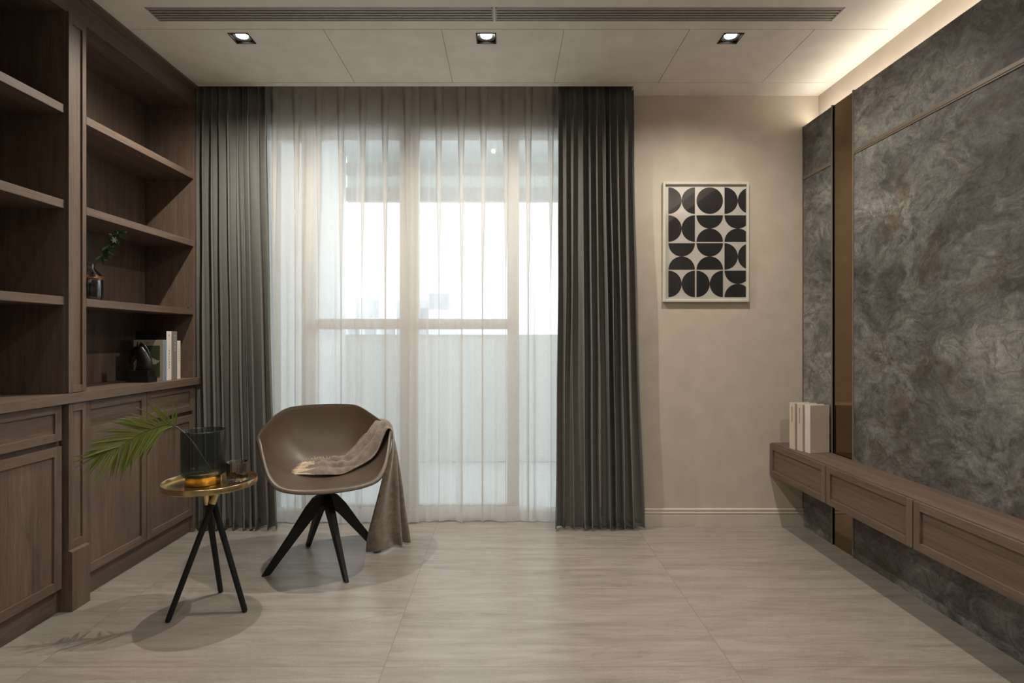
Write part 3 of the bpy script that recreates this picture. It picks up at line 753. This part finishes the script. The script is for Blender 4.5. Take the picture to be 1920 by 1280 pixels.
thr = thing('throw_blanket', 'brownish grey woven throw draped over the right arm of the armchair', 'blanket', (-.62, 2.98, 0))
tg0 = MB().grid(throw, NS, NT)
for fi in range(len(tg0.f)):
    if fi % (NS-1) < 4+2.5*math.sin(fi//(NS-1)*.7): tg0.m[fi] = 1
tg0.build('cloth', [M_THROW, M_FRINGE], thr, smooth=True, solid=.0045, offset=1, sub=1)
fr = MB(); rnd = random.Random(4)
for j in range(30):
    a = throw(0, j*(NT-1)/29); dirn = Vector((-1, -.25+rnd.uniform(-.5, .5), 0)).normalized()
    l = rnd.uniform(.012, .026)
    fr.tube([a+Vector((.006, 0, .002)), a+dirn*l*.5+Vector((0, 0, .003)), a+dirn*l+Vector((0, 0, -.002))], [.0022, .0016, .0008], 5)
for j in range(12):
    a = throw(j*1.6, 0); fr.tube([a+Vector((0, 0, .003)), a+Vector((-.006, .004, .010+rnd.uniform(0, .006))), a+Vector((-.012, .012, .006))], [.002, .0016, .0008], 5)
fr.build('fringe', M_FRINGE, thr, smooth=True)

# ------------------------------------------------------------------ side table
TX, TY = -1.238, 2.335
tb = thing('side_table', 'small round brass tray table on three crossed black legs', 'table', (TX, TY, 0))
MB().lathe([(.0001, .515), (.178, .515), (.181, .518), (.181, .537), (.1795, .539), (.178, .537), (.176, .522), (.172, .520), (.0001, .520)], TX, TY, 96).build('tray_top', M_BRASS, tb, smooth=True, autosm=40)
FT = [(-1.345, 2.215), (-1.075, 2.298), (-1.268, 2.478)]
cen = Vector((TX+.006, TY-.005, 0))
for k, (x, y) in enumerate(FT):
    ft = Vector((x, y, .003)); d = (Vector((x, y, 0))-cen); d.z = 0
    sd = Vector((-d.y, d.x, 0)).normalized()
    tp_ = cen-d*.17+sd*.016+Vector((0, 0, .5145))
    brk = ft.lerp(tp_, .855)
    MB().tube([ft, ft.lerp(brk, .03), brk], [.0095, .011, .0125], 16).build('leg', M_BLACK, tb, smooth=True, autosm=40)
    MB().tube([brk, tp_], [.0132, .0138], 20).build('leg_collar', M_BRASS, tb, smooth=True, autosm=40)
MB().lathe([(.0001, .502), (.05, .502), (.052, .505), (.052, .515), (.0001, .515)], TX+.004, TY, 32).build('mounting_plate', M_BRASS, tb, smooth=True, autosm=40)

# big vase
VX, VY = -1.272, 2.345
vs = thing('glass_vase', 'large smoked glass cylinder vase on a brass foot, on the side table', 'vase', (VX, VY, .5205))
rib = lambda a, z: 1+.006*math.sin(a*44)
MB().lathe([(.060, .556), (.078, .558), (.0835, .566), (.085, .58), (.085, .742), (.084, .7445), (.0825, .742), (.0815, .582), (.078, .568), (.0001, .566)], VX, VY, 176, rad=rib).build('glass_cylinder', M_SMOKE, vs, smooth=True)
MB().lathe([(.0001, .5207), (.067, .5207), (.069, .523), (.069, .555), (.067, .557), (.0001, .557)], VX, VY, 64).build('brass_foot', M_BRASS2, vs, smooth=True, autosm=40)
# palm frond
pf = thing('palm_frond', 'green feathery palm frond leaning left out of the smoked glass vase', 'leaf', (VX, VY, .58))
RP = [P(395,880,2.30), P(366,836,2.32), P(345,811,2.33), P(328,799,2.325), P(310,797,2.31), P(288,803,2.29), P(262,814,2.27), P(236,829,2.25), P(214,842,2.23), P(190,850,2.22)]
def rach(t_): return cat(RP, t_)
pts = [rach(i/8) for i in range(0, 8*(len(RP)-1)+1)]
MB().tube(pts, [.0032-.0026*i/len(pts) for i in range(len(pts))], 8).build('stem', M_STEM, pf, smooth=True)
P2 = [P(388,872,2.36), P(362,828,2.36), P(338,806,2.35), P(330,799,2.34)]
MB().tube([cat(P2, i/6) for i in range(19)], [.0022]*19, 8).build('stem', M_STEM, pf, smooth=True)
rnd = random.Random(8); lf = MB()
def leaflet(m, base, dirn, ln, w_, droop, nrm):
    n = 7; n0 = len(m.v); side = dirn.cross(nrm).normalized()
    for i in range(n):
        t_ = i/(n-1); c = base+dirn*(ln*t_)+Vector((0, 0, -droop*t_*t_))
        wd = w_*(math.sin(PI*min(1, t_*.86+.14))**.8)*(1-t_*.25)
        if i == n-1: wd = .0003
        m.v += [tuple(c-side*wd+nrm*wd*.35), tuple(c), tuple(c+side*wd+nrm*wd*.35)]
    for i in range(n-1):
        for a in (0, 1):
            m.f.append((n0+i*3+a, n0+i*3+a+1, n0+(i+1)*3+a+1, n0+(i+1)*3+a)); m.m.append(0)
NL = 34
for k in range(NL):
    q = k/(NL-1); t_ = 3.0+q*(len(RP)-1-3.02); b = rach(t_); tg = (rach(min(len(RP)-1, t_+.05))-rach(t_-.05)).normalized()
    upv = Vector((0, 0, 1)); per_ = (upv-tg*upv.dot(tg)).normalized()
    for sgn in (1, -1):
        if sgn > 0: ang = math.radians(80-60*q**.5+rnd.uniform(-5, 5)); ln = (.085+.068*math.sin(PI*min(1, q*1.0+.12)))*rnd.uniform(.86, 1.1)
        else: ang = math.radians(58-24*q**.8+rnd.uniform(-6, 6)); ln = (.050+.105*math.sin(PI*min(1, (q*.93+.02)))**.8)*rnd.uniform(.82, 1.12)
        if sgn < 0 and q < .12: ln *= .8; ang = math.radians(35)
        d = tg*math.cos(ang)+per_*math.sin(ang)*sgn+Vector((0, rnd.uniform(-.32, .22), 0)); d.normalize()
        leaflet(lf, b, d, ln, .0052, .012+rnd.uniform(0, .01), Vector((0, -1, 0)))
b = rach(len(RP)-1.01); tg = (b-rach(len(RP)-1.4)).normalized()
for a in (-.25, 0, .22): leaflet(lf, b, (tg+Vector((0, 0, a))).normalized(), .11, .004, .002, Vector((0, -1, 0)))
lf.build('leaflets', M_PALM, pf, smooth=False, solid=.0004)

# tumbler
GX, GY = -1.150, 2.385
tg_ = thing('whiskey_glass', 'small fluted whiskey tumbler with amber drink on the brass tray', 'glass', (GX, GY, .5205))
flute = lambda a, z: 1+.025*abs(math.sin(a*9)) if z < .59 else 1+.012*abs(math.sin(a*9))
MB().lathe([(.0001, .5207), (.038, .5207), (.041, .524), (.0415, .538), (.0435, .600), (.043, .602), (.0412, .600), (.0392, .540), (.036, .536), (.0001, .535)], GX, GY, 144, rad=flute).build('glass_body', M_CLEAR, tg_, smooth=True)
MB().lathe([(.0001, .5365), (.034, .5365), (.0385, .541), (.0395, .566), (.0001, .566)], GX, GY, 48).build('whiskey', M_DRINK, tg_, smooth=True, autosm=40)

# ------------------------------------------------------------------ things in the bookcase
sv = thing('bottle_vase', 'small dark glass bottle vase with amber band on the bookcase shelf', 'vase', (-1.885, 2.515, 1.302))
sx, sy, z = -1.885, 2.515, 1.3025
MB().lathe([(.0001, z), (.050, z), (.055, z+.005), (.056, z+.02), (.056, z+.088), (.054, z+.10), (.046, z+.120), (.030, z+.136), (.025, z+.142), (.0235, z+.156), (.028, z+.166), (.026, z+.167), (.021, z+.156), (.022, z+.142), (.042, z+.117), (.051, z+.095), (.052, z+.01), (.0001, z+.008)], sx, sy, 64).build('glass_bottle', M_SMOKE2, sv, smooth=True)
MB().lathe([(.0565, z+.092), (.0572, z+.096), (.0555, z+.108), (.0545, z+.108), (.0558, z+.094), (.0565, z+.092)], sx, sy, 64).build('amber_band', M_AMBER, sv, smooth=True)
MB().lathe([(.0001, z+.011), (.0505, z+.011), (.0512, z+.07), (.0001, z+.07)], sx, sy, 48).build('dark_water', plain('dark_water', (.02, .022, .026), .08), sv, smooth=True, autosm=40)
br = thing('leafy_branch', 'short dark green leafy sprig leaning right out of the shelf vase', 'branch', (sx, sy, z+.07))
BP = [P(172,540,2.515), P(180,500,2.515), P(186,489,2.51), P(198,472,2.50), P(209,456,2.49), P(218,442,2.48), P(226,434,2.48)]
BP[0] = Vector((sx+.01, sy, z+.075)); BP[1] = Vector((sx+.012, sy, z+.150))
pts = [cat(BP, i/5) for i in range(31)]
MB().tube(pts, [.0022-.0012*i/30 for i in range(31)], 6).build('stem', M_STEM, br, smooth=True)
rnd = random.Random(2); lm = MB()
for k in range(46):
    q = k/45; b = cat(BP, 2.35+q*3.6); a = rnd.uniform(0, 2*PI)
    d = Vector((math.cos(a)*.8+.1, rnd.uniform(-.7, .7), math.sin(a)*.8-.05)).normalized()
    leaflet(lm, b, d, rnd.uniform(.026, .044), .0075, .004, Vector((rnd.uniform(-.3, .3), -1, rnd.uniform(-.3, .3))).normalized())
lm.build('leaves', M_LEAF, br, solid=.0004)
lm = MB(); b = P(215,450,2.45)
M_PALE = plain('pale_bud', (.5, .53, .56), .6)
for a in range(6): leaflet(lm, b, Vector((math.cos(a*1.05), -.2, math.sin(a*1.05))).normalized(), .016, .003, 0, Vector((0, -1, 0)))
lm.build('flower', M_PALE, br, solid=.0004)

# books on worktop: spines face +X
def book(y0, y1, xf, depth, h, cover, label, page, front=None, zb=CT+.0005, grp='books on the bookcase worktop', face=None, spine=None):
    t = thing('book', label, 'book', (xf-depth/2, (y0+y1)/2, zb), grp)
    m = MB(); c = .0022
    m.box(xf-depth, xf-c, y0, y0+c, zb, zb+h, 1 if front else 0); m.box(xf-depth, xf-c, y1-c, y1, zb, zb+h); m.box(xf-c, xf, y0, y1, zb, zb+h)
    m.build('cover', [cover, front or cover], t, bevel=.0008)
    MB().box(xf-depth+.004, xf-c-.0003, y0+c+.0002, y1-c-.0002, zb+.003, zb+h-.003).build('pages', page, t)
    return t
M_BLUE = plain('blue_spine', (.17, .24, .32), .6); M_GREY = plain('grey_cover', (.20, .175, .16), .6); M_PG = plain('pages', (.62, .56, .48), .9)
M_CREAM = plain('cream_cover', (.42, .37, .29), .6); M_GREEN = plain('green_picture', (.05, .075, .035), .6); M_BIRD = plain('pale_bird', (.42, .38, .27), .6); M_TEXT = plain('dark_lettering', (.03, .03, .035), .6); M_TXTW = plain('pale_lettering', (.55, .52, .48), .6)
xb = -1.838
t = book(2.99, 3.018, xb, .16, .220, M_CREAM, 'cream book with green picture cover and blue spine behind the black horse', M_PG)
MB().box(xb+.0002, xb+.0012, 2.992, 3.017, CT+.001, CT+.219).build('spine_wrap', M_BLUE, t)
m = MB(); m.box(xb-.135, xb-.018, 2.9885, 2.9899, CT+.025, CT+.190, 0)
n0 = len(m.v)
bird = [(.0, .0), (.012, .008), (.028, .004), (.042, -.004), (.05, -.002), (.048, -.010), (.034, -.020), (.018, -.020), (.006, -.010), (-.012, -.004), (-.004, .006), (-.010, .016)]
m.v += [(xb-.085+a*1.3, 2.9880, CT+.115+c*1.3) for a, c in bird]; m.f.append(tuple(range(n0, n0+len(bird)))); m.m.append(1)
m.box(xb-.09, xb-.075, 2.9885, 2.9899, CT+.203, CT+.206, 2)
m.build('cover_picture', [M_GREEN, M_BIRD, M_TEXT], t)
def glyphs(t, y, z_top, n, size, mt, x, seed, gap=1.25):
    r_ = random.Random(seed); m = MB()
    for i in range(n):
        zc = z_top-i*size*gap
        for a in range(2): 
            zz = zc-size*(.2+.5*a); m.box(x, x+.0006, y-size*.38, y+size*.38, zz-size*.06, zz+size*.06)
        yy_ = y+r_.uniform(-.2, .2)*size; m.box(x, x+.0006, yy_-size*.06, yy_+size*.06, zc-size*.85, zc)
    m.build('spine_lettering', mt, t)
t = book(3.020, 3.063, xb, .17, .267, M_WHITE, 'tall white book with small dark spine lettering, left of the grey book', M_PG, front=M_BLACKG)
glyphs(t, 3.041, CT+.25, 1, .013, M_TEXT, xb, 1); glyphs(t, 3.041, CT+.165, 7, .0105, M_TEXT, xb, 2, 1.45)
t = book(3.065, 3.116, xb, .17, .267, M_GREY, 'tall grey book with pale spine lettering between the two white books', M_PG)
glyphs(t, 3.096, CT+.25, 5, .016, M_TXTW, xb, 3)
t = book(3.118, 3.148, xb, .15, .215, M_WHITE, 'shorter white book at the right end of the bookcase row', M_PG)
glyphs(t, 3.133, CT+.17, 6, .008, M_TEXT, xb, 5, 1.6)
# dark scroll-like object lying on the books
# horse head
hx, hy = -1.905, 2.90
hs = thing('horse_head_ornament', 'black horse head ornament on a square base beside the books', 'ornament', (hx, hy, CT+.0005))
z = CT+.0005
MB().box(hx-.05, hx+.068, hy-.035, hy+.035, z, z+.030).box(hx-.045, hx+.062, hy-.031, hy+.031, z+.030, z+.062).build('base', M_BLACKG, hs, bevel=.002)
m = MB()
m.tube([(hx+.022, hy, z+.058), (hx+.026, hy, z+.085), (hx+.024, hy, z+.115), (hx+.012, hy, z+.145), (hx-.002, hy, z+.168), (hx-.014, hy, z+.182)], [.044, .041, .036, .031, .027, .018], 20, flat=.62, up=(1, 0, 0))
m.tube([(hx+.010, hy, z+.178), (hx-.010, hy, z+.166), (hx-.028, hy, z+.145), (hx-.041, hy, z+.122), (hx-.049, hy, z+.106), (hx-.051, hy, z+.101)], [.016, .026, .023, .017, .0155, .009], 18, flat=.62, up=(1, 0, 0))
for sgn in (-1, 1): m.tube([(hx-.002, hy+sgn*.010, z+.180), (hx-.001, hy+sgn*.012, z+.198), (hx-.004, hy+sgn*.012, z+.212)], [.008, .006, .0006], 10)
m.build('horse_head', M_BLACKG, hs, smooth=True)
m = MB(); m.tube([(hx+.000, hy, z+.200), (hx+.018, hy, z+.190), (hx+.034, hy, z+.165), (hx+.048, hy, z+.13), (hx+.056, hy, z+.085)], [.006, .012, .013, .012, .008], 12, flat=.45, up=(1, 0, 0))
m.build('mane', M_BLACKG, hs, smooth=True)

# ------------------------------------------------------------------ books on the floating cabinet
M_CR2 = plain('cream_book_cloth', (.58, .50, .42), .7); M_CR3 = plain('grey_white_spine', (.66, .60, .57), .6); M_LET = plain('grey_lettering', (.20, .17, .15), .7)
def cbook(px0, Y0, ang, th_, dep, h, label, covm, spm, text):
    zb = .5025
    o = thing('book', label, 'book', ((px0-948)*Y0/F, Y0, zb), 'books on the floating cabinet')
    o.rotation_euler.z = ang
    # local: spine faces -X at x=0, thickness along -Y (towards the camera), pages towards +X
    def bld(m, name, mt, bev=.0012):
        ob = m.build(name, mt); ob.parent = o
        if bev:
            q = ob.modifiers.new('b', 'BEVEL'); q.width = bev; q.segments = 2; q.limit_method = 'ANGLE'
        return ob
    c = .003; m = MB(); m.box(c, dep, -c, 0, 0, h); m.box(c, dep, -th_, -th_+c, 0, h); m.box(0, c, -th_, 0, 0, h, 1)
    bld(m, 'cover', [covm, spm])
    bld(MB().box(c+.0003, dep-.004, -th_+c+.0003, -c-.0003, .004, h-.004), 'pages', M_PG, 0)
    if text:
        m = MB(); r_ = random.Random(1)
        for (z0, z1, w2) in ((h-.055, h-.022, .0045), (h-.105, h-.062, .0035)):
            zz = z1
            while zz > z0:
                m.box(-.0006, 0, -th_/2-w2, -th_/2+w2, zz-.0035, zz); zz -= .006
        bld(m, 'spine_lettering', M_LET, 0)
    return o
A = math.radians(10)
cbook(1480, 3.177, A, .044, .125, .262, 'cream book with grey spine lettering, farthest on the floating cabinet', M_CR2, M_CR2, True)
cbook(1494.2, 3.124, A, .044, .125, .262, 'cream book with grey spine lettering, middle of three on the floating cabinet', M_CR2, M_CR2, True)
cbook(1508.6, 3.071, A+math.radians(3), .040, .125, .262, 'cream book with plain pale spine, nearest on the floating cabinet', M_CR2, M_CR3, False)
